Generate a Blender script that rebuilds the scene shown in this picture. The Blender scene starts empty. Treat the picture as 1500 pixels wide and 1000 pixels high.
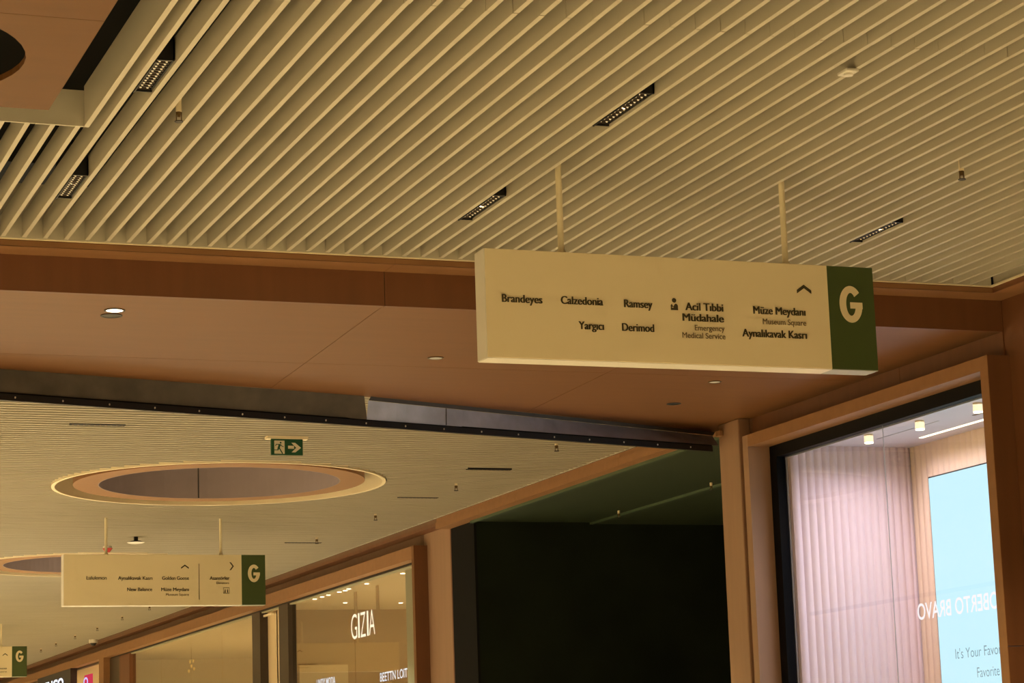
import bpy, math, random
from mathutils import Matrix, Vector
random.seed(4)
H = 3.3          # height of the slat ceiling above the eye, the unit of the plan (metres)
EYE = 1.65
SC = bpy.context.scene
COL = SC.collection

def P(x, y, z):
    """plan coordinates (units of H, z above the eye) -> metres"""
    return Vector((x * H, y * H, EYE + z * H))
FLOOR = -EYE / H

# ------------------------------------------------------------------ camera
f_px, pitch, roll, yaw = 3469.93, 0.18562, -0.033776, 0.365858
fw = Vector((math.sin(yaw) * math.cos(pitch), math.cos(yaw) * math.cos(pitch), math.sin(pitch)))
r0 = Vector((math.cos(yaw), -math.sin(yaw), 0)); u0 = r0.cross(fw)
rr = math.cos(roll) * r0 + math.sin(roll) * u0
uu = -math.sin(roll) * r0 + math.cos(roll) * u0
cam_data = bpy.data.cameras.new('camera'); cam = bpy.data.objects.new('camera', cam_data); COL.objects.link(cam)
cam_data.sensor_width = 36; cam_data.lens = f_px / 1500 * 36; cam_data.clip_end = 300
M = Matrix.Identity(4)
for i in range(3):
    M[i][0], M[i][1], M[i][2] = rr[i], uu[i], -fw[i]
    M[i][3] = P(0, 0, 0)[i]
cam.matrix_world = M
SC.camera = cam

# ------------------------------------------------------------------ world, exposure, lights
SC.view_settings.view_transform = 'Standard'; SC.view_settings.look = 'None'
SC.view_settings.gamma = 1.0; SC.view_settings.use_curve_mapping = False
SC.view_settings.exposure = 0.0
w = bpy.data.worlds.new('world'); SC.world = w; w.use_nodes = True
w.node_tree.nodes['Background'].inputs[0].default_value = (1.0, .78, .45, 1)
w.node_tree.nodes['Background'].inputs[1].default_value = 0.03
SC.cycles.max_bounces = 8; SC.cycles.diffuse_bounces = 4
SC.cycles.transparent_max_bounces = 16

WARM = (1.0, .79, .41)
def area(name, x, y, z, sx, sy, power, col=WARM, spread=100, rot=(0, 0, 0)):
    l = bpy.data.lights.new(name, 'AREA'); l.shape = 'RECTANGLE'; l.size = sx; l.size_y = sy
    l.energy = power; l.color = col; l.spread = math.radians(spread)
    o = bpy.data.objects.new(name, l); COL.objects.link(o); o.location = P(x, y, z); o.rotation_euler = rot
    return o
NEAR_W, FAR_W, SHOP_W = 480, 1450, 78
def spot(name, x, y, z, power, col=WARM, angle=104):
    l = bpy.data.lights.new(name, 'SPOT'); l.energy = power; l.color = col; l.shadow_soft_size = .025
    l.spot_size = math.radians(angle); l.spot_blend = .5
    o = bpy.data.objects.new(name, l); COL.objects.link(o); o.location = P(x, y, z)
    return o
# downlights of the near hall: glare-shielded fittings recessed between the slats
for gx in (-2.0, -1.2, -.3, .69, 1.408, 2.202):
    for gy in (-1.0, .2, 1.4, 2.55, 3.17, 3.80):
        spot('downlight_beam', gx, gy, 1.004 if gx > .65 else .99, NEAR_W, angle=78 if gy == 3.17 else 104)
# downlights of the far hall
for gx in (-1.8, -.8, .2, 1.2, 2.45):
    for gy in (6.33, 7.79, 9.3, 10.8, 12.6, 14.6, 16.8, 19.2, 22):
        if gx > 1.1 and gx < 2.6 and gy in (7.79, 10.8): continue
        spot('downlight_beam', gx, gy, .996, FAR_W * (1.3 if gy == 9.3 else 1), (1, .88, .62) if gy == 9.3 else WARM)  # one row made cooler and stronger, standing in for the opposite shop's glow

# ------------------------------------------------------------------ materials
def lin(c):
    return tuple(((v / 255) / 12.92 if v / 255 <= .04045 else ((v / 255 + .055) / 1.055) ** 2.4) for v in c)
def mat(name, col, rough=.6, metal=0, emit=None, es=0, spec=.4, vary=0, scale=8, stretch=(1, 1, 1), bump=0):
    m = bpy.data.materials.new(name); m.use_nodes = True
    nt = m.node_tree; b = nt.nodes['Principled BSDF']
    b.inputs['Base Color'].default_value = (*col, 1); b.inputs['Roughness'].default_value = rough
    b.inputs['Metallic'].default_value = metal; b.inputs['Specular IOR Level'].default_value = spec
    if emit:
        b.inputs['Emission Color'].default_value = (*emit, 1); b.inputs['Emission Strength'].default_value = es
    if vary or bump:
        tc = nt.nodes.new('ShaderNodeTexCoord'); mp = nt.nodes.new('ShaderNodeMapping')
        mp.inputs['Scale'].default_value = stretch
        nz = nt.nodes.new('ShaderNodeTexNoise'); nz.inputs['Scale'].default_value = scale
        nz.inputs['Detail'].default_value = 6
        nt.links.new(tc.outputs['Object'], mp.inputs[0]); nt.links.new(mp.outputs[0], nz.inputs['Vector'])
        if vary:
            mx = nt.nodes.new('ShaderNodeMix'); mx.data_type = 'RGBA'
            mx.inputs[6].default_value = (*[c * (1 - vary) for c in col], 1)
            mx.inputs[7].default_value = (*[min(1, c * (1 + vary)) for c in col], 1)
            rp = nt.nodes.new('ShaderNodeMapRange'); rp.inputs[1].default_value = .3; rp.inputs[2].default_value = .7
            nt.links.new(nz.outputs[0], rp.inputs[0]); nt.links.new(rp.outputs[0], mx.inputs[0])
            nt.links.new(mx.outputs[2], b.inputs['Base Color'])
        if bump:
            bp = nt.nodes.new('ShaderNodeBump'); bp.inputs['Strength'].default_value = bump
            nt.links.new(nz.outputs[0], bp.inputs['Height']); nt.links.new(bp.outputs[0], b.inputs['Normal'])
    return m
def emitter(name, col, s):
    m = bpy.data.materials.new(name); m.use_nodes = True; nt = m.node_tree
    nt.nodes.clear(); o = nt.nodes.new('ShaderNodeOutputMaterial'); e = nt.nodes.new('ShaderNodeEmission')
    e.inputs[0].default_value = (*col, 1); e.inputs[1].default_value = s
    nt.links.new(e.outputs[0], o.inputs[0]); return m
def glassmat(name, tint, ior=.03):
    m = bpy.data.materials.new(name); m.use_nodes = True; nt = m.node_tree
    nt.nodes.clear(); o = nt.nodes.new('ShaderNodeOutputMaterial')
    t = nt.nodes.new('ShaderNodeBsdfTransparent'); t.inputs[0].default_value = (*tint, 1)
    g = nt.nodes.new('ShaderNodeBsdfGlossy'); g.inputs['Roughness'].default_value = .01
    lw = nt.nodes.new('ShaderNodeLayerWeight'); lw.inputs[0].default_value = .5
    pw = nt.nodes.new('ShaderNodeMath'); pw.operation = 'POWER'; pw.inputs[1].default_value = 5
    fr = nt.nodes.new('ShaderNodeMath'); fr.operation = 'MULTIPLY_ADD'; fr.inputs[1].default_value = .9; fr.inputs[2].default_value = ior
    nt.links.new(lw.outputs['Facing'], pw.inputs[0]); nt.links.new(pw.outputs[0], fr.inputs[0])
    mx = nt.nodes.new('ShaderNodeMixShader')
    nt.links.new(fr.outputs[0], mx.inputs[0]); nt.links.new(t.outputs[0], mx.inputs[1]); nt.links.new(g.outputs[0], mx.inputs[2])
    nt.links.new(mx.outputs[0], o.inputs[0]); return m

m_slat = mat('slat_lacquer', (.50, .465, .38), .5, vary=.03, scale=1.5)
m_black = mat('black_void', (.008, .008, .008), .9, spec=.1)
m_blackm = mat('black_metal', (.005, .005, .006), .5)
m_wood = mat('beech_veneer', (.175, .076, .028), .48, spec=.2, vary=.05, scale=2.2, stretch=(.6, 5, 5))
m_woodv = mat('beech_veneer_upright', (.31, .185, .115), .5, vary=.06, scale=2.2, stretch=(5, 5, .4))
m_woodd = mat('dark_shaded_veneer', (.155, .062, .026), .5, vary=.08, scale=2.2, stretch=(5, 5, .4))  # shade of camera-facing fascia, jamb and column sides put into the colour
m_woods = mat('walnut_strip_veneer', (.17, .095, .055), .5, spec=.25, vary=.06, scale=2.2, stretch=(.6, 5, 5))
m_woodm = mat('mid_veneer', (.27, .135, .060), .5, spec=.25, vary=.06, scale=2.2, stretch=(.6, 5, 5))
m_coffer = mat('coffer_veneer', (.135, .058, .016), .5, spec=.15, vary=.05, scale=2.2, stretch=(.6, 5, 5))
m_cream = mat('sign_cream', (.80, .70, .48), .45)
m_creamw = mat('sign_edge_white', (.68, .66, .60), .4)
m_capgrey = mat('sign_cap_grey', (.30, .33, .29), .35)
m_green = mat('sign_green', (.055, .085, .025), .45)
m_ink = mat('sign_ink', (.055, .045, .02), .5)
m_inkl = mat('sign_ink_light', (.15, .11, .05), .5)
m_rod = mat('rod_paint', (.80, .72, .52), .4)
m_floor = mat('stone_floor', (.62, .56, .47), .35, vary=.06, scale=.8)
m_cloth = mat('smoke_curtain_cloth', (.085, .072, .056), .8, vary=.22, scale=5, bump=.25)
m_clothb = mat('blue_lit_sheet', (.36, .40, .58), .4, vary=.15, scale=5, bump=.1)  # bluish light falling on the sheet is put into its base colour
m_darkgrey = mat('dark_grey_sheet', (.05, .045, .045), .6)
m_screw = mat('screw_head', (.7, .7, .68), .3, .6)
m_shaft = mat('grey_pink_plaster', (.31, .255, .28), .7, vary=.05, scale=3)
m_lip = mat('beige_lip', (.80, .70, .50), .5)
m_dgreen = mat('dark_green_paint', (.027, .041, .020), .6, vary=.05, scale=1)
m_dgreen2 = mat('green_trim', (.06, .095, .05), .6)
m_dwall = mat('dark_green_wall', (.012, .017, .010), .8, vary=.2, scale=1.4, spec=.1)
m_exit = mat('exit_green', (.006, .075, .028), .4)
m_exitw = mat('exit_white', (.72, .66, .50), .4)
m_white = mat('white_plastic', (.75, .72, .66), .4)
m_brass = mat('sprinkler_brass', (.14, .09, .035), .4, .6)
m_red = mat('red_beacon', (.35, .01, .008), .3)
m_pinkwall = mat('pink_ribbed_plaster', (.66, .53, .55), .45)
m_peach = mat('peach_wall', (.86, .66, .50), .5)
m_shopceil = mat('shop_ceiling', (.68, .64, .72), .6)
m_framek = mat('black_window_frame', (.004, .004, .005), .6, spec=.08)
m_shopcream = mat('shop_cream', (.70, .56, .36), .6)
m_shopback = mat('shop_back_panel', (.42, .26, .12), .6)
m_greyrev = mat('shop_grey_green', (.36, .35, .25), .6)
m_darkbrown = mat('dark_mullion', (.045, .03, .02), .4)
m_alu = mat('alu_profile', (.45, .45, .46), .35, .6)
m_glass = glassmat('shop_glass', (.93, .94, .93))
m_glass2 = glassmat('shop_glass_far', (.90, .90, .87), .06)
m_lamp = emitter('lamp_warm', (1, .86, .55), 9)
m_lampw = emitter('lamp_white', (1, .88, .62), 7)
m_glint = emitter('led_glint', (1, .72, .32), .8)
m_screen = emitter('screen_cyan', lin((200, 240, 255)), 1.3)
m_scrtext = emitter('screen_text', lin((128, 160, 176)), 1.0)
m_ltr = emitter('reflected_letters_pink', (1.0, .95, 1.0), 1.25)
m_gizia = emitter('lit_letters_warm', (1, .86, .66), 2.2)
m_blueltr = emitter('lit_letters_blue', (.80, .86, 1.0), 1.8)
m_purple = emitter('lit_panel_purple', (.42, .30, .72), .8)
m_redpanel = emitter('lit_panel_red', (.75, .05, .10), .8)

# ------------------------------------------------------------------ geometry helpers
class G:
    def __init__(s): s.v = []; s.f = []
    def box(s, x0, x1, y0, y1, z0, z1):
        a = len(s.v)
        for z in (z0, z1):
            for x, y in ((x0, y0), (x1, y0), (x1, y1), (x0, y1)): s.v.append(P(x, y, z))
        s.f += [(a, a+3, a+2, a+1), (a+4, a+5, a+6, a+7), (a, a+1, a+5, a+4), (a+1, a+2, a+6, a+5), (a+2, a+3, a+7, a+6), (a+3, a, a+4, a+7)]
        return s
    def hexa(s, bot, top):
        a = len(s.v); s.v += [P(*p) for p in bot] + [P(*p) for p in top]
        n = len(bot)
        s.f.append(tuple(range(a + n - 1, a - 1, -1))); s.f.append(tuple(range(a + n, a + 2 * n)))
        for i in range(n):
            j = (i + 1) % n; s.f.append((a + i, a + j, a + n + j, a + n + i))
        return s
    def quad(s, *pts):
        a = len(s.v); s.v += [P(*p) for p in pts]; s.f.append(tuple(range(a, a + len(pts)))); return s
    def tube(s, cx, cy, z0, z1, r0, r1=None, n=24, caps=True, y_sq=1):
        r1 = r0 if r1 is None else r1; a = len(s.v)
        for z, r in ((z0, r0), (z1, r1)):
            for i in range(n):
                t = 2 * math.pi * i / n; s.v.append(P(cx + r * math.cos(t), cy + r * math.sin(t) * y_sq, z))
        for i in range(n):
            j = (i + 1) % n; s.f.append((a + i, a + j, a + n + j, a + n + i))
        if caps:
            s.f.append(tuple(range(a + n - 1, a - 1, -1))); s.f.append(tuple(range(a + n, a + 2 * n)))
        return s
    def ring(s, cx, cy, z0, z1, ri, ro, n=96):
        a = len(s.v)
        for z in (z0, z1):
            for r in (ri, ro):
                for i in range(n):
                    t = 2 * math.pi * i / n; s.v.append(P(cx + r * math.cos(t), cy + r * math.sin(t), z))
        for i in range(n):
            j = (i + 1) % n
            bi, bo, ti, to = a, a + n, a + 2 * n, a + 3 * n
            s.f += [(bi+i, bi+j, bo+j, bo+i), (ti+i, to+i, to+j, ti+j), (bo+i, bo+j, to+j, to+i), (bi+j, bi+i, ti+i, ti+j)]
        return s

def mesh_obj(name, g, m, parent=None, origin=None, smooth=False, bevel=0):
    if parent is not None:
        o0 = Vector((0, 0, 0)); q = parent
        while q is not None: o0 = o0 + q.location; q = q.parent
        org = o0
    elif origin is not None: org = P(*origin)
    else: org = Vector((0, 0, 0))
    me = bpy.data.meshes.new(name)
    me.from_pydata([tuple(v - org) for v in g.v], [], g.f); me.update()
    me.materials.append(m)
    if smooth:
        for p in me.polygons: p.use_smooth = True
    o = bpy.data.objects.new(name, me); COL.objects.link(o)
    if parent is not None: o.parent = parent
    else: o.location = org
    if bevel:
        b = o.modifiers.new('bevel', 'BEVEL'); b.width = bevel; b.segments = 2; b.limit_method = 'ANGLE'
    return o
def struct(name, g, m, **k):
    o = mesh_obj(name, g, m, **k); o['kind'] = 'structure'; return o
def tag(o, label, cat, group=None):
    o['label'] = label; o['category'] = cat
    if group: o['group'] = group
    return o
def thing(name, label, cat, loc, group=None):
    o = bpy.data.objects.new(name, None); COL.objects.link(o); o.location = P(*loc); o.empty_display_size = .1
    return tag(o, label, cat, group)
def clone(root, loc):
    r = root.copy(); COL.objects.link(r); r.location = P(*loc)
    for ch in list(root.children):
        c = ch.copy(); COL.objects.link(c); c.parent = r
        for g in ch.children:
            d = g.copy(); COL.objects.link(d); d.parent = c
    return r

_fc = {}
def text_geo(txt, bold=0.0, spacing=1.0):
    key = (txt, bold, spacing)
    if key in _fc: return _fc[key]
    c = bpy.data.curves.new('t', 'FONT'); c.body = txt; c.size = 1; c.offset = bold; c.resolution_u = 5
    c.space_character = spacing; c.extrude = 0
    o = bpy.data.objects.new('t', c); COL.objects.link(o)
    dg = bpy.context.evaluated_depsgraph_get(); dg.update()
    me = o.evaluated_get(dg).to_mesh()
    v = [(p.co.x, p.co.y) for p in me.vertices]; f = [tuple(p.vertices) for p in me.polygons]
    o.evaluated_get(dg).to_mesh_clear(); COL.objects.unlink(o); bpy.data.objects.remove(o); bpy.data.curves.remove(c)
    _fc[key] = (v, f); return v, f
CAP = max(p[1] for p in text_geo('H')[0])
def place_text(name, txt, m, fn, width, cap, parent, bold=0.0, spacing=1.0, dup=0.0):
    """fn(u, v) -> plan point; u runs 0..width, v is height above the baseline"""
    v, f = text_geo(txt, bold, spacing)
    x0 = min(p[0] for p in v); x1 = max(p[0] for p in v)
    g = G(); bw = width * dup / (x1 - x0)
    for i in range(4 if dup else 1):
        a = len(g.v); sh = bw * i / 3
        g.v += [Vector((0, -.0006 * i, 0)) + P(*fn(sh + (p[0] - x0) / (x1 - x0) * (width - (bw if dup else 0)), p[1] / (CAP + bold) * cap)) for p in v]
        g.f += [tuple(a + q for q in ff) for ff in f]
    return mesh_obj(name, g, m, parent)

# ================================================================== SETTING
struct('floor', G().box(-2.7, 6, -3, 27, FLOOR - .05, FLOOR), m_floor)

# ---- near ceiling: dark plenum, one object per slat
XS0, PITCH, SW, SD = .6331, .03779, .0078, .039
Y_END, Y_JOINT = 4.187, 2.782
ceil = struct('ceiling', G().box(-2.7, 2.70, -2, 4.19, 1.14, 1.16), m_black)
def slat_mesh(y0, y1):
    g = G().box(-SW / 2, SW / 2, y0, y1, 1.0, 1.0 + SD)
    me = bpy.data.meshes.new('slat'); z = P(0, 0, 0)
    me.from_pydata([tuple(v) for v in g.v], [], g.f); me.materials.append(m_slat); return me
sm_a, sm_b, sm_c = slat_mesh(Y_JOINT + .0008, Y_END), slat_mesh(-1.5, Y_JOINT - .0008), slat_mesh(3.449, Y_END)
def add_slat(me, x, dz=0, dx=0):
    o = bpy.data.objects.new('slat', me); COL.objects.link(o); o.parent = ceil
    o.location = ((x + dx) * H, 0, dz * H)
k = -62
while True:
    x = XS0 + k * PITCH; k += 1
    if x > 2.672: break
    if x < .645: add_slat(sm_c, x)
    else:
        add_slat(sm_a, x)
        add_slat(sm_b, x, random.uniform(-.0006, .0006), random.uniform(-.0006, .0006))
# closing plates and light edge trim where the slats meet the fascia
mesh_obj('end_plate', G().box(-2.7, 2.685, 4.187, 4.192, .9985, 1.10), m_slat, ceil)
mesh_obj('edge_trim', G().box(-2.7, 2.69, 4.192, 4.196, .9965, 1.0), m_lip, ceil)
mesh_obj('side_plate', G().box(2.6905, 2.694, -2, 4.187, 1.0, 1.10), m_slat, ceil)
mesh_obj('edge_trim', G().box(2.684, 2.69, -2, 4.196, .9965, 1.0), m_lip, ceil)
# ---- coffer at the left: frame plates, timber panel with a round opening
mesh_obj('coffer_plate', G().box(-1.6, .649, 3.4447, 3.449, .999, 1.055), m_slat, ceil)
mesh_obj('coffer_plate', G().box(.641, .649, -1.5, 3.4447, .999, 1.062), m_slat, ceil)
g = G(); cx, cy, cr = .29, 3.13, .212; x0, x1, y0, y1 = -1.6, .576, -1.5, 3.376
def hole_panel(x0, x1, y0, y1, z0, z1, cx, cy, r, n=48):
    g = G(); ang = [2 * math.pi * i / n for i in range(n)]
    def edge(t):
        c, s = math.cos(t), math.sin(t); ks = []
        if c > 1e-9: ks.append((x1 - cx) / c)
        if c < -1e-9: ks.append((x0 - cx) / c)
        if s > 1e-9: ks.append((y1 - cy) / s)
        if s < -1e-9: ks.append((y0 - cy) / s)
        k = min(ks); return cx + c * k, cy + s * k
    corners = [math.atan2(b - cy, a - cx) % (2 * math.pi) for a in (x0, x1) for b in (y0, y1)]
    ang = sorted(set(ang + corners)); n = len(ang)
    for z in (z0, z1):
        for t in ang: g.v.append(P(cx + r * math.cos(t), cy + r * math.sin(t), z))
        for t in ang: g.v.append(P(*edge(t), z))
    for i in range(n):
        j = (i + 1) % n
        g.f += [(i, j, n + j, n + i), (2*n+i, 3*n+i, 3*n+j, 2*n+j), (n+i, n+j, 3*n+j, 3*n+i), (j, i, 2*n+i, 2*n+j)]
    return g
mesh_obj('coffer_panel', hole_panel(x0, x1, 2.9527, y1, 1.0, 1.009, cx, 3.16, .2150), m_coffer, ceil)
mesh_obj('coffer_panel', G().box(x0, x1, y0, 2.9515, 1.0, 1.009), m_coffer, ceil)

# ---- fascia below the ceiling edge, panel by panel
fas = struct('trim_1', G().box(-2.7, 2.80, 4.30, 4.34, .93, 1.12), m_black)
SE = [-2.7, -1.5, -.79, -.07, .62, 1.3735, 2.093, 2.755]
for a, b in zip(SE[:-1], SE[1:]):
    mesh_obj('fascia_panel', G().box(a + .0007, b - .0007, 4.262, 4.275, .9176, .985), m_woodd, fas)
    mesh_obj('fascia_ledge', G().box(a + .0004, b - .0004, 4.192, 4.262, .985, .995), m_woodm, fas)
mesh_obj('fascia_strip', G().box(-2.7, 2.69, 4.1925, 4.1965, .985, .9965), m_woodd, fas)
# side leg of the same fascia along the right wall
mesh_obj('fascia_strip', G().box(2.690, 2.694, -2, 4.192, .985, .9965), m_woodd, fas)
mesh_obj('fascia_ledge', G().box(2.694, 2.755, -2, 4.1915, .985, .995), m_woodm, fas)

# ---- timber soffit
SEAMX = {1.3735: (1.3700, 1.3990), 2.093: (2.077, 2.1115)}
def yt(x):   # line where the soffit meets the smoke curtain housing
    pts = [(-2.7, 4.24), (.762, 5.065), (1.398, 5.216), (1.648, 5.2815), (2.06, 5.435), (2.754, 5.699), (3.0, 5.79)]
    for (a, b), (c, d) in zip(pts[:-1], pts[1:]):
        if x <= c: return b + (d - b) * (x - a) / (c - a)
    return pts[-1][1]
def yr(x): return 5.07 + (x - .762) * .2745         # line of the curtain's bottom rail
soff = struct('ceiling.001', G().hexa([(-.3, 4.32, .935), (2.75, 4.32, .935), (2.75, 5.6, .935), (1.4, 5.19, .935), (-.3, 4.80, .935)],
              [(-.3, 4.32, .99), (2.75, 4.32, .99), (2.75, 5.6, .99), (1.4, 5.19, .99), (-.3, 4.80, .99)]), m_black)
YT = 4.885; gp = .0007
def sx(x, y):
    if x in SEAMX:
        a, b = SEAMX[x]; return a + (b - a) * (y - 4.265) / .95
    return x
for a, b in zip(SE[:-1], SE[1:]):
    if b < -.1: continue
    a = max(a, -.8)
    q = [(sx(a, 4.275) + gp, 4.275), (sx(b, 4.275) - gp, 4.275), (sx(b, YT) - gp, YT - gp), (sx(a, YT) + gp, YT - gp)]
    mesh_obj('soffit_panel', G().hexa([(x, y, .9176) for x, y in q], [(x, y, .93) for x, y in q]), m_wood, soff)
    ya, yb = yt(a) + .005, yt(b) + .005
    if ya < YT + .01: ya = YT + .02
    q = [(sx(a, YT) + gp, YT + gp), (sx(b, YT) - gp, YT + gp), (sx(b, yb) - gp, yb)]
    if a < 1.6 < b: q.append((1.62, yt(1.62) + .005))
    q.append((sx(a, ya) + gp, ya))
    mesh_obj('soffit_panel', G().hexa([(x, y, .9176) for x, y in q], [(x, y, .93) for x, y in q]), m_wood, soff)

# ---- far ceiling: transverse slats, cut around two round openings
OC = [(1.842, 7.515, .545), (1.925, 10.20, .515)]
g = G(); gb = G()
n = 0; y = 5.02
while y < 24.5:
    xa, xb = -1.4, 2.885
    if y < 5.85:
        # stop behind the curtain
        xb = .762 + (y - .06 - 5.07) / .2745; xb = min(xb, 2.885)
    segs = [(xa, xb)]
    for cx_, cy_, r in OC:
        if abs(y - cy_) < r:
            hw = math.sqrt(r * r - (y - cy_) ** 2); s2 = []
            for a, b in segs:
                if a < cx_ - hw: s2.append((a, cx_ - hw))
                if b > cx_ + hw: s2.append((cx_ + hw, b))
            segs = s2
    for a, b in segs:
        if b - a > .02:
            g.box(a, b, y - SW / 2, y + SW / 2, 1.0 + (n % 5) * .0001, 1.0 + SD)
            gb.quad((a, y - PITCH / 2, 1.085), (b, y - PITCH / 2, 1.085), (b, y + PITCH / 2, 1.085), (a, y + PITCH / 2, 1.085))
    n += 1; y += PITCH
farc = struct('ceiling.002', gb, m_darkgrey)
sl = mesh_obj('slats', g, m_slat, farc); sl['kind'] = 'stuff'
mesh_obj('edge_plate', G().box(2.885, 2.889, 5.75, 24.5, 1.0, 1.10), m_slat, farc)

# ---- right-hand walls
wr = struct('wall_right', G().box(2.755, 2.80, -2, 4.262, FLOOR, .985), m_woodd)
mesh_obj('wall_panel', G().box(2.755, 2.80, 4.262, 5.46, .846, .9176), m_woodd, wr)
mesh_obj('wall_panel', G().box(2.752, 2.756, 4.262, 4.70, .846, .9175), m_woodd, wr)
mesh_obj('wall_panel', G().box(2.752, 2.756, 4.7015, 5.46, .846, .9175), m_woodd, wr)
mesh_obj('wall_panel', G().box(2.80, 5.0, 5.46, 5.581, FLOOR, 1.0), m_woodm, wr)
# column between the shop and the portal
for z0, z1 in ((.1866, .9176), (FLOOR, .1850)):
    mesh_obj('column_panel', G().box(2.711, 2.745, 5.462, 5.581, z0, z1), m_woodv, wr, bevel=.012)
    mesh_obj('column_return', G().box(2.7455, 2.80, 5.462, 5.581, z0, z1), m_woodv, wr)
mesh_obj('column_core', G().box(2.72, 2.80, 5.47, 5.575, FLOOR, .9176), m_black, wr)
mesh_obj('end_cap', G().box(2.699, 2.7105, 5.548, 5.576, .884, .900), m_woodm, wr, bevel=.01)

# beam of the far hall and the wall strip over the far shopfronts
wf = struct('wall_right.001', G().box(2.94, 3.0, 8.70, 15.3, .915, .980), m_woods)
SB = [5.78, 6.65, 7.55, 8.40, 9.55, 10.65, 11.75, 13.2, 15.0, 17.2, 19.6, 24.5]
for a, b in zip(SB[:-1], SB[1:]):
    zl = .960 if a < 8.3 else .972
    mesh_obj('beam_panel', G().box(2.885, 2.96, a + .0007, b - .0007, zl, .9835), m_woodm if a < 8.3 else m_woodd, wf)
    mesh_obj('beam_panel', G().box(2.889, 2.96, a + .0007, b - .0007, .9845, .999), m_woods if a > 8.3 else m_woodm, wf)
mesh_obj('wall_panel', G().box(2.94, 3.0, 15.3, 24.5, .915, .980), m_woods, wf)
# column between the dark unit and the far shopfront
mesh_obj('column_casing', G().box(2.94, 3.0, 8.395, 8.70, FLOOR, .978), m_woodv, wf)
mesh_obj('column_casing', G().box(2.9405, 3.0, 8.385, 8.395, FLOOR, .978), m_woodd, wf)

# dark unit without lights: green ceiling, dark end wall
dk = struct('wall_back', G().box(2.95, 5.0, 8.13, 8.16, FLOOR, .99), m_dwall)
mesh_obj('side_return', G().box(2.9405, 2.95, 8.13, 8.3845, FLOOR, .96), m_black, dk)
mesh_obj('side_wall', G().box(5.0, 5.05, 5.6, 8.16, FLOOR, .99), m_dwall, dk)
dc = struct('ceiling.003', G().box(2.94, 5.0, 5.6, 8.13, .958, .965), m_dgreen)
mesh_obj('ceiling_trim', G().box(2.926, 2.938, 5.78, 8.13, .9515, .962), m_dgreen2, dc)
mesh_obj('ceiling_step', G().box(3.40, 3.415, 5.6, 8.13, .9505, .958), m_dgreen2, dc)
mesh_obj('ceiling_drop', G().box(3.415, 5.0, 5.6, 8.13, .9525, .958), m_dgreen, dc)

# left wall and end of the hall (outside the picture's frame, they close the room)
struct('wall_left', G().box(-2.75, -2.7, -3, 27, FLOOR, 1.16), m_shopcream)
struct('wall_back.001', G().box(-2.7, 3.3, 24.5, 24.6, FLOOR, 1.16), m_shopcream)

# ================================================================== NEAR SHOP WINDOW
win = struct('window_1', G().box(2.70, 2.762, 4.276, 5.39, .833, .863), m_woodm)
mesh_obj('jamb', G().box(2.70, 2.762, 5.39, 5.42, .1866, .863), m_woodv, win)
mesh_obj('jamb', G().box(2.70, 2.762, 5.39, 5.42, FLOOR, .1850), m_woodv, win)
mesh_obj('jamb', G().box(2.7005, 2.762, 4.246, 4.276, .252, .863), m_woodd, win)
mesh_obj('jamb', G().box(2.7005, 2.762, 4.246, 4.276, FLOOR, .2505), m_woodd, win)
mesh_obj('jamb_edge', G().box(2.699, 2.7005, 4.246, 4.276, FLOOR, .863), m_woodm, win)
mesh_obj('window_frame', G().box(2.760, 2.784, 4.276, 5.388, .803, .834), m_framek, win)
mesh_obj('window_frame', G().box(2.760, 2.784, 5.352, 5.389, FLOOR, .803), m_framek, win)
mesh_obj('window_frame', G().box(2.760, 2.784, 4.276, 4.29, FLOOR, .803), m_framek, win)
mesh_obj('glazing_bead', G().box(2.7845, 2.789, 4.29, 5.352, .7995, .803), m_alu, win)
mesh_obj('glazing_bead', G().box(2.7845, 2.789, 5.348, 5.352, FLOOR, .803), m_alu, win)
mesh_obj('pane', G().box(2.774, 2.777, 4.8342, 5.354, FLOOR, .805), m_glass, win)
mesh_obj('pane', G().box(2.774, 2.777, 4.29, 4.8326, FLOOR, .805), m_glass, win)
mesh_obj('pane_joint', G().box(2.7742, 2.7762, 4.8332, 4.8338, FLOOR, .805), m_alu, win)

# the lit display behind it
CZ, BX, EY = .830, 3.131, 5.335
dis = struct('wall_right.002', G().box(BX + .012, BX + .03, 4.1, EY, FLOOR, CZ), m_peach)
def ribs(axis, a0, a1, base, amp, pitch, z0, z1, steps=10):
    g = G(); n = max(2, int((a1 - a0) / pitch * steps))
    for z in (z0, z1):
        for i in range(n + 1):
            a = a0 + (a1 - a0) * i / n; ph = (a - a0) / pitch * math.pi
            d = base - amp * abs(math.sin(ph))
            g.v.append(P(a, d, z) if axis == 'x' else P(d, a, z))
    for i in range(n): g.f.append((i, i + 1, n + 2 + i, n + 1 + i))
    return g
mesh_obj('ribbed_wall', ribs('x', 2.79, 3.131, EY, .006, .0224, FLOOR, CZ), m_pinkwall, dis)
mesh_obj('ribbed_wall', ribs('y', 4.2, EY, BX + .012, .004, .028, FLOOR, CZ), m_peach, dis)
mesh_obj('near_wall', G().box(2.79, 3.2, 4.15, 4.2, FLOOR, CZ), m_peach, dis)
mesh_obj('end_wall', G().box(2.79, 3.16, EY + .002, EY + .02, FLOOR, CZ), m_pinkwall, dis)
dce = struct('ceiling.004', G().box(2.786, 3.16, 4.15, EY + .02, CZ, CZ + .01), m_shopceil)
mesh_obj('light_slot', G().box(3.068, 3.078, 4.4, 5.165, CZ - .0012, CZ), emitter('cove_light', (1, .80, .50), 5), dce)
mesh_obj('track', G().box(2.9665, 2.9695, 4.90, 5.20, CZ - .001, CZ), m_alu, dce)
mesh_obj('slot_vent', G().box(3.005, 3.013, 4.74, 4.81, CZ - .001, CZ), m_brass, dce)
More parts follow.
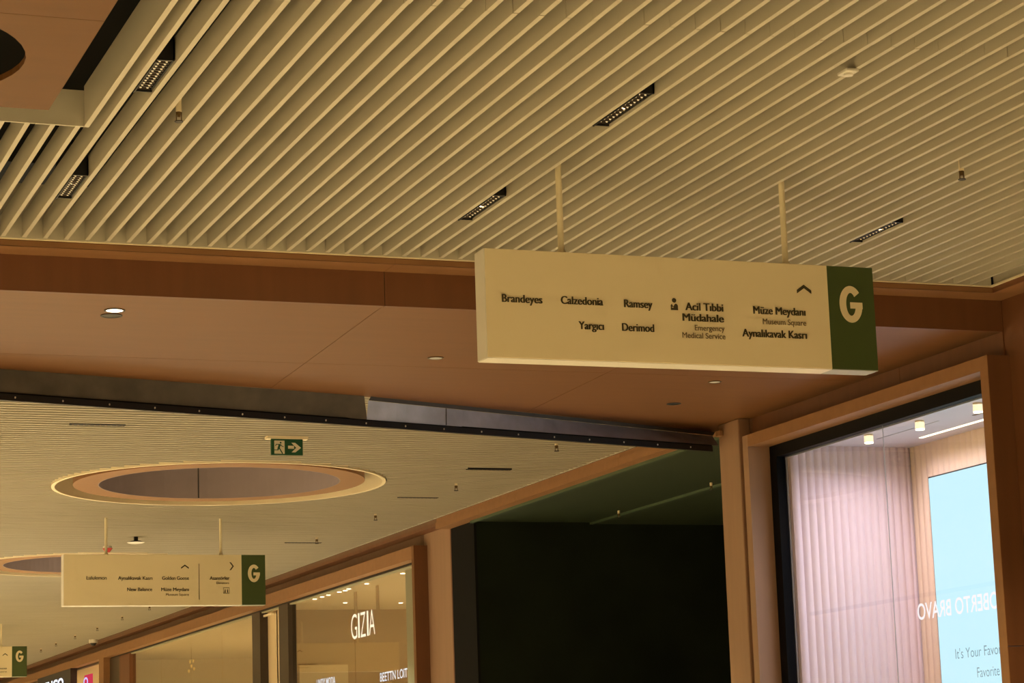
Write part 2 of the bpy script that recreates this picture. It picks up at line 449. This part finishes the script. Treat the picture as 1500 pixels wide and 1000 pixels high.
area('display_light', 2.95, 4.85, CZ - .004, .9, 2.6, SHOP_W, (1, .86, .98), 130)
def canlamp(x, y, label):
    t = thing('spotlight', label, 'spotlight', (x, y, CZ), 'surface spotlights in the shop window ceiling')
    mesh_obj('housing', G().tube(x, y, CZ - .020, CZ, .0115, n=20), mat('lamp_housing', (.75, .62, .35), .35, .2), t, smooth=False)
    mesh_obj('lens', G().tube(x, y, CZ - .0225, CZ - .0195, .0105, n=20), m_lamp, t)
    return t
canlamp(2.905, 5.131, 'short round ceiling spotlight in the shop window nearest the ribbed end wall')
canlamp(2.920, 4.908, 'middle one of three round ceiling spotlights in the shop window')
canlamp(2.918, 4.643, 'round ceiling spotlight in the shop window half hidden by the wooden jamb')

scr = thing('advertising_screen', 'tall light blue advertising screen on the peach wall of the shop window', 'screen', (3.115, 4.78, .05))
mesh_obj('casing', G().box(3.117, 3.126, 4.34, 5.216, .03, .737), m_blackm, scr)
mesh_obj('display', G().box(3.1155, 3.117, 4.345, 5.212, .035, .7335), m_screen, scr)
place_text('lettering', "It's Your Favorite", m_scrtext, lambda u, v: (3.1148, 5.137 - u,   .274 + v), .245, .024, scr, -.008)
place_text('lettering', "Favorite", m_scrtext, lambda u, v: (3.1148, 5.0424 - u, .2235 + v), .100, .024, scr, -.008)
ls = thing('letter_reflection', 'row of pinkish glowing mirrored letters in place of a reflection in the shop window glass', 'sign', (2.80, 4.55, .36))  # glowing mirrored letters stand in for a reflection in the glass
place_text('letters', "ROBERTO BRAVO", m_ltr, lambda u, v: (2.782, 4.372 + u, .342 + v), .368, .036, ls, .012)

# ================================================================== FAR SHOPFRONT
w2 = struct('window_2', G().box(2.885, 2.945, 8.692, 14.85, .877, .927), m_woodm)
mesh_obj('jamb', G().box(2.8855, 2.945, 8.664, 8.692, FLOOR, .927), m_woodd, w2)
mesh_obj('jamb_edge', G().box(2.884, 2.8855, 8.664, 8.692, FLOOR, .927), m_wood, w2)
mesh_obj('jamb', G().box(2.885, 2.945, 14.85, 15.0, FLOOR, .927), m_woodm, w2)
mesh_obj('window_frame', G().box(2.93, 2.955, 8.692, 14.85, .868, .877), m_blackm, w2)
mesh_obj('window_frame', G().box(2.935, 2.950, 8.692, 14.85, .862, .868), m_greyrev, w2)
for a, b in ((10.65, 10.81), (11.16, 11.31), (14.55, 14.85)):
    mesh_obj('mullion', G().box(2.925, 2.965, a, b, FLOOR, .868), m_darkbrown, w2)
mesh_obj('mullion', G().box(2.925, 2.965, 14.25, 14.55, FLOOR, .868), m_woodd, w2)
for a, b in ((8.70, 9.66), (9.665, 10.645)):
    mesh_obj('pane', G().box(2.944, 2.947, a, b, FLOOR, .866), m_glass2, w2)
pj = [11.31, 12.0, 12.7, 13.45, 14.25]
for a, b in zip(pj[:-1], pj[1:]):
    mesh_obj('pane', G().box(2.944, 2.947, a + .004, b - .004, FLOOR, .866), m_glass2, w2)
# cream return between the two shops
mesh_obj('return_panel', G().box(2.965, 3.0, 10.81, 11.16, FLOOR, .868), m_shopcream, w2)
mesh_obj('door_closer', G().box(2.94, 2.95, 10.99, 11.15, .843, .853), m_lip, w2)

i1 = struct('ceiling.005', G().box(2.955, 4.6, 8.7, 11.0, .8635, .875), m_shopcream)
i1w = struct('wall_back.002', G().box(2.965, 4.6, 10.98, 11.0, FLOOR, .872), m_shopback)
mesh_obj('side_wall', G().box(4.6, 4.65, 8.7, 14.9, FLOOR, .88), m_shopcream, i1w)
mesh_obj('grey_return', G().box(2.965, 3.02, 8.70, 9.02, FLOOR, .8634), m_greyrev, i1w)
mesh_obj('cream_door', G().box(3.06, 3.30, 10.95, 10.98, FLOOR, .60), m_shopcream, i1w)
i2 = struct('ceiling.006', G().box(2.955, 4.6, 11.02, 14.9, .8635, .875), m_shopcream)
i2w = struct('wall_back.003', G().box(2.965, 4.6, 14.9, 14.95, FLOOR, .872), m_shopcream)
area('shop_light', 3.6, 9.8, .858, 2.5, 3.5, 330, WARM, 130)
area('shop_light', 3.6, 12.8, .858, 2.5, 5, 400, WARM, 130)
SPOTS = [(2.972, 10.36), (2.972, 10.24), (2.975, 10.15), (2.978, 9.99), (2.984, 9.92), (2.976, 9.84), (3.178, 10.57), (2.98, 9.59), (2.99, 9.13), (3.455, 10.59)]
for i, (x, y) in enumerate(SPOTS):
    o = mesh_obj('recessed_spotlight', G().tube(x, y, .8612, .8637, .0095, n=16), m_lampw, origin=(x, y, .8637))
    tag(o, 'small round lit ceiling spot inside the far shop behind glass', 'spotlight', 'lit ceiling spots in the far shop')
gz = thing('shop_sign', 'narrow warm white lit letters hanging inside the far shop window', 'sign', (3.05, 9.89, .65))
for i, (ch, y0, wd) in enumerate((('G', 10.06, .088), ('I', 9.955, .022), ('Z', 9.92, .075), ('I', 9.825, .022), ('A', 9.795, .085))):
    place_text('letter', ch, m_gizia, lambda u, v, y0=y0: (3.05, y0 - u, .658 + v), wd, .108, gz, -.008)
for y in (9.66, 9.98):
    mesh_obj('hanger', G().box(3.052, 3.056, y, y + .035, .758, .8637), m_shopback, gz)
# gold pendant cluster in the second shop
m_gold = emitter('gold_glow', (1, .55, .10), 1.0)
ch = thing('pendant_lamp', 'gold pendant lamp cluster hanging inside the far left shop window', 'lamp', (3.2, 13.8, .72))
mesh_obj('cord', G().tube(3.2, 13.8, .80, .872, .001, n=6), m_brass, ch)
for dx, dz in ((-.02, .72), (0, .75), (.02, .735), (-.01, .775), (.015, .78)):
    mesh_obj('glass_drop', G().tube(3.2 + dx, 13.8 + dx, dz, dz + .018, .004, .0065, n=10), m_gold, ch)
# reflections of opposite signs, modelled as blue-white glowing letters behind the glass
b1 = thing('sign_reflection', 'bluish white glowing letters for a sign reflection low in the far shop window at left', 'sign', (3.02, 10.3, .40))
place_text('letters', "LINDY MODA", m_blueltr, lambda u, v: (3.02, 10.52 - u, .475 + v), .30, .034, b1, .02)
b2 = thing('sign_reflection', 'violet white glowing letters for a sign reflection low in the far shop window at right', 'sign', (3.02, 9.5, .40))
place_text('letters', "BEETTN LOITI", m_blueltr, lambda u, v: (3.02, 9.56 - u, .45 + v), .38, .036, b2, .01)

# ---- third shopfront, at the end
w3 = struct('window_3', G().box(2.885, 2.945, 15.0, 20.5, .877, .927), m_woodm)
mesh_obj('window_frame', G().box(2.93, 2.955, 15.0, 20.5, .866, .877), m_darkbrown, w3)
mesh_obj('jamb', G().box(2.885, 2.945, 20.5, 20.7, FLOOR, .927), m_woodd, w3)
i3 = struct('ceiling.007', G().box(2.955, 4.6, 14.97, 20.5, .872, .88), m_shopcream)
struct('wall_back.004', G().box(2.965, 4.6, 20.5, 20.55, FLOOR, .872), m_shopcream)
struct('wall_right.003', G().box(4.6, 4.65, 14.97, 20.5, FLOOR, .88), m_shopcream)
area('shop_light', 3.6, 17, .865, 2.5, 5, 130, (1, .72, .40), 130)
bs = thing('illuminated_shop_sign', 'dark projecting box sign with glowing white letters at far lower left', 'sign', (2.9, 16.4, .70))
mesh_obj('casing', G().box(2.885, 2.925, 16.0, 17.3, .62, .875), m_darkgrey, bs)
mesh_obj('end_panel', G().box(2.883, 2.927, 15.98, 16.0, .60, .876), m_darkbrown, bs)
place_text('letters', "DENCO", m_blueltr, lambda u, v: (2.883, 17.2 - u, .765 + v), .95, .065, bs, .03)
rp = thing('red_poster_panel', 'glowing red panel with violet letter behind the projecting box sign', 'sign', (2.98, 15.7, .70))
mesh_obj('panel', G().box(2.97, 2.98, 15.70, 15.95, .60, .825), m_redpanel, rp)
place_text('letter', "O", emitter('violet_letter', (.6, .5, 1), 1.2), lambda u, v: (2.968, 15.97 - u, .75 + v), .16, .06, rp, .03)
for i, (x, y) in enumerate([(3.05, 15.35), (3.12, 15.75), (3.2, 15.55), (3.1, 15.6), (2.99, 18.0)]):
    o = mesh_obj('recessed_spotlight', G().tube(x, y, .869, .872, .013, n=16), m_lampw, origin=(x, y, .872))
    tag(o, 'small round lit ceiling spot inside the shop at far lower left', 'spotlight', 'lit ceiling spots in the last shop')

# ================================================================== ROUND OPENINGS IN THE FAR CEILING
def oculus(cx, cy, label, k=1.0):
    t = thing('round_ceiling_opening', label, 'skylight', (cx, cy, 1.0))
    mesh_obj('lip', G().ring(cx, cy, .9965, 1.10, .530 * k, .541 * k), m_lip, t)
    mesh_obj('recess', G().ring(cx, cy, 1.094, 1.10, .40 * k, .535 * k), m_darkgrey, t)
    mesh_obj('timber_ring', G().ring(cx, cy, 1.003, 1.06, .392 * k, .472 * k), m_woodm, t)
    sh = G()
    mesh_obj('shaft', G().ring(cx, cy, 1.003, 1.42, .389 * k, .3925 * k), m_shaft, t)
    mesh_obj('shaft_top', G().tube(cx, cy, 1.42, 1.43, .395 * k, n=64), m_shaft, t)
    mesh_obj('shaft_seam', G().box(cx + .018, cx + .022, cy + .386 * k, cy + .390 * k, 1.004, 1.42), m_darkgrey, t)
    return t
oculus(OC[0][0], OC[0][1], 'large round timber-ringed ceiling opening between exit sign and far hanging sign')
oculus(OC[1][0], OC[1][1], 'more distant round ceiling opening partly hidden behind the far hanging sign', .945)

# ================================================================== SMOKE CURTAIN
sc = thing('smoke_curtain', 'long grey smoke curtain housing with black studded bottom rail across the portal', 'curtain', (1.6, 5.3, .85))
def strip(xs, ztop, zbot, m, name, dy0=0, dy1=0, th=.004):
    g = G(); n = len(xs)
    for x in xs: g.v.append(P(x, yt(x) + dy0, ztop))
    for x in xs: g.v.append(P(x, yr(x) + dy1, zbot))
    for x in xs: g.v.append(P(x, yt(x) + dy0 + th, ztop))
    for x in xs: g.v.append(P(x, yr(x) + dy1 + th, zbot))
    for i in range(n - 1):
        g.f += [(i, n+i, n+i+1, i+1), (2*n+i, 2*n+i+1, 3*n+i+1, 3*n+i), (n+i, 3*n+i, 3*n+i+1, n+i+1), (i, i+1, 2*n+i+1, 2*n+i)]
    g.f += [(0, 2*n, 3*n, n), (n-1, 2*n-1, 4*n-1, 3*n-1)]
    return mesh_obj(name, g, m, sc)
N = 40
xl = [-.3 + (1.640 + .3) * i / N for i in range(N + 1)]
c1 = strip(xl, .9174, .867, m_cloth, 'curtain_cover')
c1['label'] = 'brownish grey cloth cover'
# slanting free end of the cloth
nn = N + 1; off = Vector(sc.location)
for q in (nn - 1, 3 * nn - 1): c1.data.vertices[q].co.x = 1.6445 * H - off.x
for q in (2 * nn - 1, 4 * nn - 1): c1.data.vertices[q].co.x = 1.6600 * H - off.x
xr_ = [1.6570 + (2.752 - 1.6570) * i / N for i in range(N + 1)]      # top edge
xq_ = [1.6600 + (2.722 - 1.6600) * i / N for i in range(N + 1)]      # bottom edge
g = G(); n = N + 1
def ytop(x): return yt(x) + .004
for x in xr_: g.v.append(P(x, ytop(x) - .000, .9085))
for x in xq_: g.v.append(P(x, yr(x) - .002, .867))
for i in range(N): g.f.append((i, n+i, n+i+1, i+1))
c2 = mesh_obj('curtain_cover', g, m_clothb, sc); c2['label'] = 'grey sheet cover, bluish light in its colour'
g = G()
for x in xr_: g.v.append(P(x + .005, yt(x) - .002, .9174))
for x in xr_: g.v.append(P(x, ytop(x) - .004, .9084))
for i in range(N): g.f.append((i, n+i, n+i+1, i+1))
mesh_obj('top_flange', g, m_darkgrey, sc)
for xj in (1.88, 2.05, 2.40):
    g = G().hexa([(xj, yr(xj) - .004, .868), (xj + .0015, yr(xj) - .004, .868), (xj + .0015, yr(xj), .868), (xj, yr(xj), .868)],
                 [(xj, ytop(xj) - .0015, .9085), (xj + .0015, ytop(xj) - .0015, .9085), (xj + .0015, ytop(xj) + .001, .9085), (xj, ytop(xj) + .001, .9085)])
    if xj == 1.88: mesh_obj('sheet_joint', g, m_darkgrey, sc)
xa, xb = -.3, 2.70
def rail(z0, z1, d0, d1, m, name, xb=xb):
    return mesh_obj(name, G().hexa([(xa, yr(xa) + d0, z0), (xb, yr(xb) + d0, z0), (xb, yr(xb) + d1, z0), (xa, yr(xa) + d1, z0)],
                    [(xa, yr(xa) + d0, z1), (xb, yr(xb) + d0, z1), (xb, yr(xb) + d1, z1), (xa, yr(xa) + d1, z1)]), m, sc)
rail(.850, .8645, -.006, .006, m_blackm, 'bottom_rail')
rail(.8645, .8680, -.002, .004, m_black, 'rail_seal')
sdx = .1117 * .964
for i in range(-4, 18):
    x = .7958 + i * sdx; y = yr(x) - .006
    if x > 2.69: break
    g = G(); cz = .8572; a = len(g.v)
    for yy in (y, y - .0015):
        for q in range(8):
            t = 2 * math.pi * q / 8; g.v.append(P(x + .0018 * math.cos(t), yy, cz + .0024 * math.sin(t)))
    for q in range(8):
        j = (q + 1) % 8; g.f.append((q, j, 8 + j, 8 + q))
    g.f.append(tuple(range(8, 16)))
    mesh_obj('screw', g, m_screw, sc)
# back of the portal above the curtain
g = G().hexa([(-.3, yt(-.3) + .03, .93), (1.62, yt(1.62) + .05, .93), (2.88, 5.80, .93), (2.88, 5.82, .93), (1.62, yt(1.62) + .07, .93), (-.3, yt(-.3) + .05, .93)],
             [(-.3, yt(-.3) + .03, 1.1), (1.62, yt(1.62) + .05, 1.1), (2.88, 5.80, 1.1), (2.88, 5.82, 1.1), (1.62, yt(1.62) + .07, 1.1), (-.3, yt(-.3) + .05, 1.1)])
struct('trim_2', g, m_woodm)

# ================================================================== HANGING SIGNS
def box_sign(x0, xg, x1, y, z0, z1, rods, texts, marks, label, glyph):
    d = .045
    t = thing('hanging_sign', label, 'sign', ((x0 + x1) / 2, y + d / 2, z0), 'hanging direction signs')
    mesh_obj('panel', G().box(x0, xg, y, y + d, z0, z1), m_cream, t, bevel=.002)
    e = mesh_obj('edge_cap', G().box(x0 - .0012, x0, y + .001, y + d, z0, z1), m_creamw, t)
    gp_ = mesh_obj('level_panel', G().box(xg, x1, y, y + d, z0, z1), m_green, t, bevel=.002); gp_['label'] = 'dark green end panel'
    mesh_obj('bottom_cap', G().box(x0, xg - .0003, y + .0015, y + d - .001, z0 - .0012, z0), m_creamw, t)
    cp = mesh_obj('bottom_cap', G().box(xg, x1, y + .0015, y + d - .001, z0 - .0012, z0), m_capgrey, t); cp['label'] = 'pale grey-green bottom cap'
    for rx in rods:
        r = mesh_obj('rod', G().tube(rx, y + d / 2, z1, 1.012, .0052, n=16), m_rod, t, smooth=False)
        mesh_obj('collar', G().tube(rx, y + d / 2, z1, z1 + .007, .0072, n=16), m_rod, r)
    for (s, a, b, zb, ch, kind) in texts:
        place_text('lettering', s, m_ink if kind == 'b' else m_inkl, lambda u, v: (a + u, y - .0008, zb + v), b - a, ch, t, 0, 1.0, (.075 if y < 5 else .045) if kind == 'b' else .015)
    gl, gr, gz_, gh = glyph
    g = G(); gw = gr - gl; K = 40
    for i in range(K + 1):
        th = math.radians(40 + (362 - 40) * i / K)
        g.v.append(P(gl + gw * (.5 + .5 * math.cos(th)), y - .0008, gz_ + gh * (.5 + .5 * math.sin(th))))
        g.v.append(P(gl + gw * (.5 + .205 * math.cos(th)), y - .0008, gz_ + gh * (.5 + .31 * math.sin(th))))
    for i in range(K): g.f.append((2*i, 2*i+1, 2*i+3, 2*i+2))
    a = len(g.v)
    for p, q in ((.46, .385), (1.0, .385), (1.0, .555), (.46, .555)): g.v.append(P(gl + gw * p, y - .0011, gz_ + gh * q))
    g.f.append((a, a+1, a+2, a+3))
    mesh_obj('level_letter', g, m_cream, t)
    for mk in marks: mk(t, y - .0008)
    return t
def chevron(cx, cz, w, h, th, m, right=False):
    def f(t, y):
        pts = [(-w/2, 0), (0, h), (w/2, 0), (w/2, -th), (0, h - th), (-w/2, -th)]
        if right: pts = [(p[1] - h/2, -p[0]) for p in pts]
        g = G(); g.v = [P(cx + a, y, cz + b) for a, b in pts]; g.f = [(0, 5, 4, 1), (1, 4, 3, 2)]
        mesh_obj('arrow', g, m, t)
    return f
def med_icon(t, y):
    g = G(); cx, cz, r = 1.6317, .7838, .0040
    g.v = [P(cx + r * math.cos(2*math.pi*i/20), y, cz + r * math.sin(2*math.pi*i/20)) for i in range(20)]; g.f = [tuple(range(20))]
    a = len(g.v)
    body = [(-.0066, -.0165), (.0066, -.0165), (.0066, -.0085), (.0045, -.0058), (.0015, -.0058), (-.002, -.0105), (-.0045, -.0058), (-.0066, -.0085)]
    g.v += [P(cx + p, y, cz + q) for p, q in body]; g.f += [(a, a+1, a+2, a+5), (a+2, a+3, a+4, a+5), (a, a+5, a+6, a+7)]
    mesh_obj('pictogram', g, m_ink, t)
    c = G().quad((cx - .0045, y - .0003, cz - .0125), (cx - .0015, y - .0003, cz - .0125), (cx - .0015, y - .0003, cz - .0115), (cx - .0045, y - .0003, cz - .0115))
    mesh_obj('pictogram_cross', c, m_cream, t)
near_txt = [('Brandeyes', 1.3262, 1.3967, .7687, .0129, 'b'), ('Calzedonia', 1.4288, 1.5037, .7697, .0129, 'b'), ('Ramsey', 1.5408, 1.5921, .7686, .0129, 'b'),
    ('Acil T\u0131bbi', 1.6515, 1.7216, .7681, .0129, 'b'), ('M\u00fcdahale', 1.6454, 1.7217, .7498, .0126, 'b'), ('Emergency', 1.6673, 1.7218, .7344, .0092, 'l'),
    ('Medical Service', 1.6439, 1.7227, .7211, .0094, 'l'), ('M\u00fcze Meydan\u0131', 1.7769, 1.8755, .7669, .0131, 'b'), ('Museum Square', 1.7939, 1.8755, .7497, .0097, 'l'),
    ('Aynal\u0131kavak Kasr\u0131', 1.7542, 1.8757, .7272, .0131, 'b'), ('Yarg\u0131c\u0131', 1.4584, 1.5033, .7289, .0129, 'b'), ('Derimod', 1.5354, 1.5933, .7287, .0129, 'b')]
box_sign(1.2995, 1.9215, 2.0100, 3.5021, .6775, .8565, (1.4424, 1.8552), near_txt,
         [chevron(1.8752, .8115, .0275, .0095, .0062, m_ink), med_icon],
         'large cream direction sign with green end panel hanging in front of the slats', (1.9418, 1.986, .7585, .0642))
far_txt = [('Lululemon', 1.5789, 1.6515, .7754, .0123, 'b'), ('Aynal\u0131kavak Kasr\u0131', 1.6921, 1.8167, .7746, .0123, 'b'), ('Golden Goose', 1.8522, 1.9503, .7745, .0124, 'b'),
    ('New Balance', 1.725, 1.8158, .7341, .0123, 'b'), ('M\u00fcze Meydan\u0131', 1.8485, 1.95, .7338, .0124, 'b'), ('Museum Square', 1.8658, 1.9498, .7172, .0085, 'l'),
    ('Asans\u00f6rler', 2.0272, 2.1004, .7743, .0125, 'b'), ('Elevators', 2.0519, 2.0988, .759, .0085, 'l')]
def divider(t, y): mesh_obj('divider', G().box(1.9870, 1.9890, y, y + .0005, .7030, .8330), m_ink, t)
def lift_icon(t, y):
    fr = G()
    for a, b, c, d in ((2.0773, 2.0998, .7245, .7258), (2.0773, 2.0998, .7450, .7463), (2.0773, 2.0784, .7258, .7450), (2.0987, 2.0998, .7258, .7450)):
        fr.box(a, b, y, y + .0005, c, d)
    for cx in (2.0840, 2.0930):
        fr.box(cx - .0018, cx + .0018, y, y + .0005, .7275, .7375)
        fr.box(cx - .0010, cx + .0010, y, y + .0005, .7385, .7410)
    mesh_obj('pictogram', fr, m_ink, t)
box_sign(1.4985, 2.1465, 2.2355, 8.44, .6835, .8655, (1.6537, 2.0751), far_txt,
         [chevron(1.936, .8195, .0285, .0100, .0055, m_ink), chevron(2.112, .8237, .0290, .0110, .0055, m_ink, True), divider, lift_icon],
         'cream direction sign with green end hanging under the round ceiling opening', (2.1695, 2.2147, .7655, .0643))
third_txt = [('Zeytin Kap\u0131', 2.03, 2.095, .785, .012, 'b'), ('Golden Goose', 1.98, 2.095, .745, .012, 'b'), ('Square', 2.03, 2.095, .728, .0085, 'l')]
box_sign(1.47, 2.1235, 2.2075, 13.6, .7035, .8730, (1.72, 2.065), third_txt[1:],
         [chevron(2.085, .825, .0285, .0100, .0055, m_ink)],
         'most distant cream sign with green end, cut by the left edge of the photo', (2.144, 2.188, .7850, .0640))

# ================================================================== EXIT SIGN
ex = thing('exit_sign', 'green running-man emergency exit sign with right arrow hung from far ceiling', 'sign', (1.78, 6.465, .9462))
mesh_obj('mounting_plate', G().box(1.7211, 1.8412, 6.455, 6.485, .9925, 1.0005), m_lip, ex)
mesh_obj('board', G().box(1.7332, 1.8259, 6.460, 6.468, .9462, .9920), m_exit, ex)
def exq(pts, m, name, dy=.0006):
    """pts in pixels of a 1195x690 artboard whose board spans 320..1195, 240..690"""
    g = G(); X0, X1, Z0, Z1 = 1.7332, 1.8259, .9462, .9920
    g.v = [P(X0 + (x - 320) / 875 * (X1 - X0), 6.46 - dy, Z1 - (y - 240) / 450 * (Z1 - Z0)) for x, y in pts]; g.f = [tuple(range(len(pts)))]
    return mesh_obj(name, g, m, ex)
exq([(405, 285), (405, 655), (690, 655), (690, 285)], m_exitw, 'doorway')
exq([(785, 425), (785, 510), (950, 510), (950, 425)], m_exitw, 'arrow')
exq([(875, 340), (985, 340), (1145, 480), (985, 610), (880, 610), (1010, 480)][::-1], m_exitw, 'arrow')
man = G()
def seg(a, b, w):
    (x0, y0), (x1, y1) = a, b; L = math.hypot(x1-x0, y1-y0); nx, ny = -(y1-y0)/L*w/2, (x1-x0)/L*w/2
    return [(x0+nx, y0+ny), (x1+nx, y1+ny), (x1-nx, y1-ny), (x0-nx, y0-ny)]
exq([(580 + 24 * math.cos(t * .5236), 345 + 26 * math.sin(t * .5236)) for t in range(12)], m_exit, 'running_figure', .0010)
for s_ in (seg((560, 385), (515, 520), 60), seg((530, 395), (455, 390), 20), seg((460, 385), (438, 440), 20), seg((570, 390), (625, 450), 22),
           seg((620, 448), (668, 455), 16), seg((515, 500), (500, 560), 34), seg((505, 552), (360, 552), 20), seg((540, 490), (630, 650), 30)):
    exq(s_, m_exit, 'running_figure', .0010)

# ================================================================== LINEAR DOWNLIGHTS BETWEEN THE NEAR SLATS
def linear(x, y0, y1, label):
    t = thing('linear_downlight', label, 'ceiling light', (x, (y0 + y1) / 2, 1.0), 'black linear downlights between the slats')
    hw = .0135
    g = G()
    g.box(x - hw, x - hw + .002, y0, y1, .999, 1.06); g.box(x + hw - .002, x + hw, y0, y1, 1.004, 1.06)
    g.box(x - hw, x + hw, y0, y0 + .003, 1.003, 1.06); g.box(x - hw, x + hw, y1 - .003, y1, 1.001, 1.06)
    g.box(x - hw, x + hw, y0, y1, 1.058, 1.062)
    mesh_obj('housing', g, m_blackm, t)
    n = 13; lo = G()
    for i in range(n):
        y = y0 + (y1 - y0) * (i + .5) / n
        lo.box(x - .0095, x + .0095, y - .0012, y + .0012, 1.0035, 1.010)
    l = mesh_obj('louvre', lo, m_darkbrown, t); l['kind'] = 'stuff'
    g = G()
    for i in range(n - 1):
        y = y0 + (y1 - y0) * (i + 1) / n
        for dx in (-.0050, .0050): g.tube(x + dx, y, 1.0035, 1.0075, .0014, .0026, n=6)
    l = mesh_obj('led_reflectors', g, m_glint, t); l['kind'] = 'stuff'
    return t
gx = lambda k: XS0 + (k + .5) * PITCH
linear(gx(1), 3.105, 3.255, 'black linear downlight between slats at upper left, above the sprinkler')
linear(gx(1), 3.745, 3.895, 'black linear downlight between slats at left, near the wooden fascia')
linear(gx(20), 3.715, 3.890, 'black linear downlight between slats just left of the large hanging sign')
linear(gx(20), 3.085, 3.260, 'black linear downlight between slats above the large hanging sign')
linear(gx(20), 2.455, 2.640, 'black linear downlight between slats cut by the top edge of the photo')
linear(gx(41), 3.735, 3.892, 'black linear downlight between slats right of the large hanging sign')

# far linear downlights: slim dark slots
def farslot(x0, x1, y, label):
    t = thing('linear_downlight', label, 'ceiling light', ((x0 + x1) / 2, y, 1.0), 'slim downlights in the far ceiling')
    mesh_obj('housing', G().box(x0, x1, y - .012, y + .010, .9990, 1.03), m_blackm, t)
    g = G()
    for i in range(10):
        x = x0 + (x1 - x0) * (i + .5) / 10; g.box(x - .0018, x + .0018, y - .008, y + .008, .9984, .9990)
    q = mesh_obj('louvre', g, m_brass, t); q['kind'] = 'stuff'
for a, b, y, l in ((1.140, 1.289, 6.33, 'slim dark downlight in far ceiling left of the exit sign'),
                   (2.538, 2.687, 7.065, 'slim dark downlight in far ceiling right of the round opening'),
                   (2.543, 2.687, 7.793, 'slim dark downlight in far ceiling lower right of the round opening'),
                   (.80, .939, 7.07, 'slim dark downlight in far ceiling at the left edge of the photo'),
                   (2.54, 2.69, 9.27, 'slim dark downlight in far ceiling above the green end of the far sign')):
    farslot(a, b, y, l)

# round downlights in the soffit
def soffit_spot(x, y, r, lit, label):
    t = thing('round_downlight', label, 'ceiling light' if lit else 'speaker', (x, y, .9176), None)
    mesh_obj('rim', G().ring(x, y, .9160, .9178, r * .80, r, n=32), m_darkgrey if lit != 1 else m_brass, t)
    mesh_obj('lens' if lit else 'grille', G().tube(x, y, .9166, .9175, r * .82, n=32), m_lampw if lit == 2 else (m_glintd if lit == 1 else m_blackm), t)
m_glintd = emitter('dim_lamp', (1, .72, .36), .45)
soffit_spot(.8773, 4.4074 - .006, .020, 2, 'lit round downlight in the wooden soffit at left')
soffit_spot(.8812, 4.4468 + .006, .021, 0, 'dark round ceiling grille just behind the lit downlight in the soffit')
soffit_spot(1.6503, 4.7736, .018, 1, 'dim round downlight in the soffit left of the large sign')
soffit_spot(2.4035, 4.9532, .016, 1, 'dim round downlight in the soffit just under the large sign')
soffit_spot(2.4409, 5.2673, .018, 0, 'black round ceiling grille in the soffit near the column')

# ================================================================== SPRINKLERS
def sprinkler(x, y, label, s=1.0, z=1.0, group='pendent sprinklers below the slats'):
    t = thing('sprinkler', label, 'sprinkler', (x, y, z), group)
    mesh_obj('stem', G().tube(x, y, z - .004 * s, z + .03, .0045 * s, n=12), m_lip, t)
    g = G().tube(x, y, z - .012 * s, z - .004 * s, .0022 * s, .0035 * s, n=10)
    g.box(x - .0045 * s, x - .0032 * s, y - .001, y + .001, z - .018 * s, z - .004 * s)
    g.box(x + .0032 * s, x + .0045 * s, y - .001, y + .001, z - .018 * s, z - .004 * s)
    mesh_obj('frame', g, m_brass, t)
    mesh_obj('deflector', G().tube(x, y, z - .0195 * s, z - .018 * s, .0065 * s, n=12), m_darkgrey, t)
sprinkler(.7551 + .004, 3.3259, 'small brass sprinkler hanging between slats at upper left')
sprinkler(2.107, 3.3521, 'small dark sprinkler hanging below slats at the right')
for i, (x, y) in enumerate([(2.6278, 7.4274), (2.6137, 8.2844), (2.6197, 6.4969), (2.6223, 9.096), (2.6507, 12.3885), (2.6455, 13.0801), (2.6647, 13.9022), (2.6586, 14.5814), (2.6605, 15.2609), (2.6664, 15.8627), (.96, 6.75)]):
    lab = ['sprinkler of the far ceiling right of the round opening', 'sprinkler of the far ceiling midway between round opening and far shopfront',
           'sprinkler of the far ceiling just below the curtain rail', 'sprinkler of the far ceiling right of the far sign rods'] 
    sprinkler(x, y, lab[i] if i < 4 else ('sprinkler of the far ceiling at the left edge of the photo' if i == 10 else 'tiny sprinkler in the row along the far beam below the far sign'),
              1.15, 1.0, 'tiny sprinklers along the far beam' if 4 <= i < 10 else None)
sprinkler(3.36, 6.99, 'pale sprinkler under the dark green ceiling near the column', 1.0, .9515)
sprinkler(3.36, 7.76, 'pale sprinkler under the dark green ceiling near the black wall', 1.0, .9515)

# small devices on ceilings
t = thing('ceiling_detector', 'small white detector stuck under the slats at upper right', 'detector', (1.645, 2.90, 1.0))
mesh_obj('body', G().box(1.635, 1.655, 2.885, 2.915, .9955, 1.0), m_creamw, t, bevel=.004)
mesh_obj('cap', G().tube(1.645, 2.90, .9925, .9955, .007, n=16), m_creamw, t)
t = thing('access_point', 'flat dark round device with white underside on the far ceiling', 'detector', (1.8912, 9.0827, 1.0))
mesh_obj('bracket', G().box(1.884, 1.898, 9.075, 9.09, .982, 1.0), m_blackm, t)
mesh_obj('body', G().tube(1.8912, 9.0827, .978, .984, .034, .018, n=24), m_blackm, t)
mesh_obj('underside', G().tube(1.8912, 9.0827, .975, .978, .026, .034, n=24), m_white, t)
t = thing('alarm_beacon', 'small red alarm beacon behind the left rod of the far sign', 'alarm', (1.852, 9.437, 1.0))
mesh_obj('dome', G().tube(1.850, 9.437, .976, .992, .009, .021, n=20), m_red, t)
mesh_obj('base', G().tube(1.850, 9.437, .992, 1.0, .018, n=20), m_white, t)
t = thing('security_camera', 'small white dome camera at the top of the far beam at lower left', 'camera', (2.85, 15.0, .985))
mesh_obj('housing', G().tube(2.85, 15.0, .978, 1.0, .028, n=20), m_white, t)
mesh_obj('lens_dome', G().tube(2.85, 15.0, .962, .978, .010, .022, n=20), m_blackm, t)
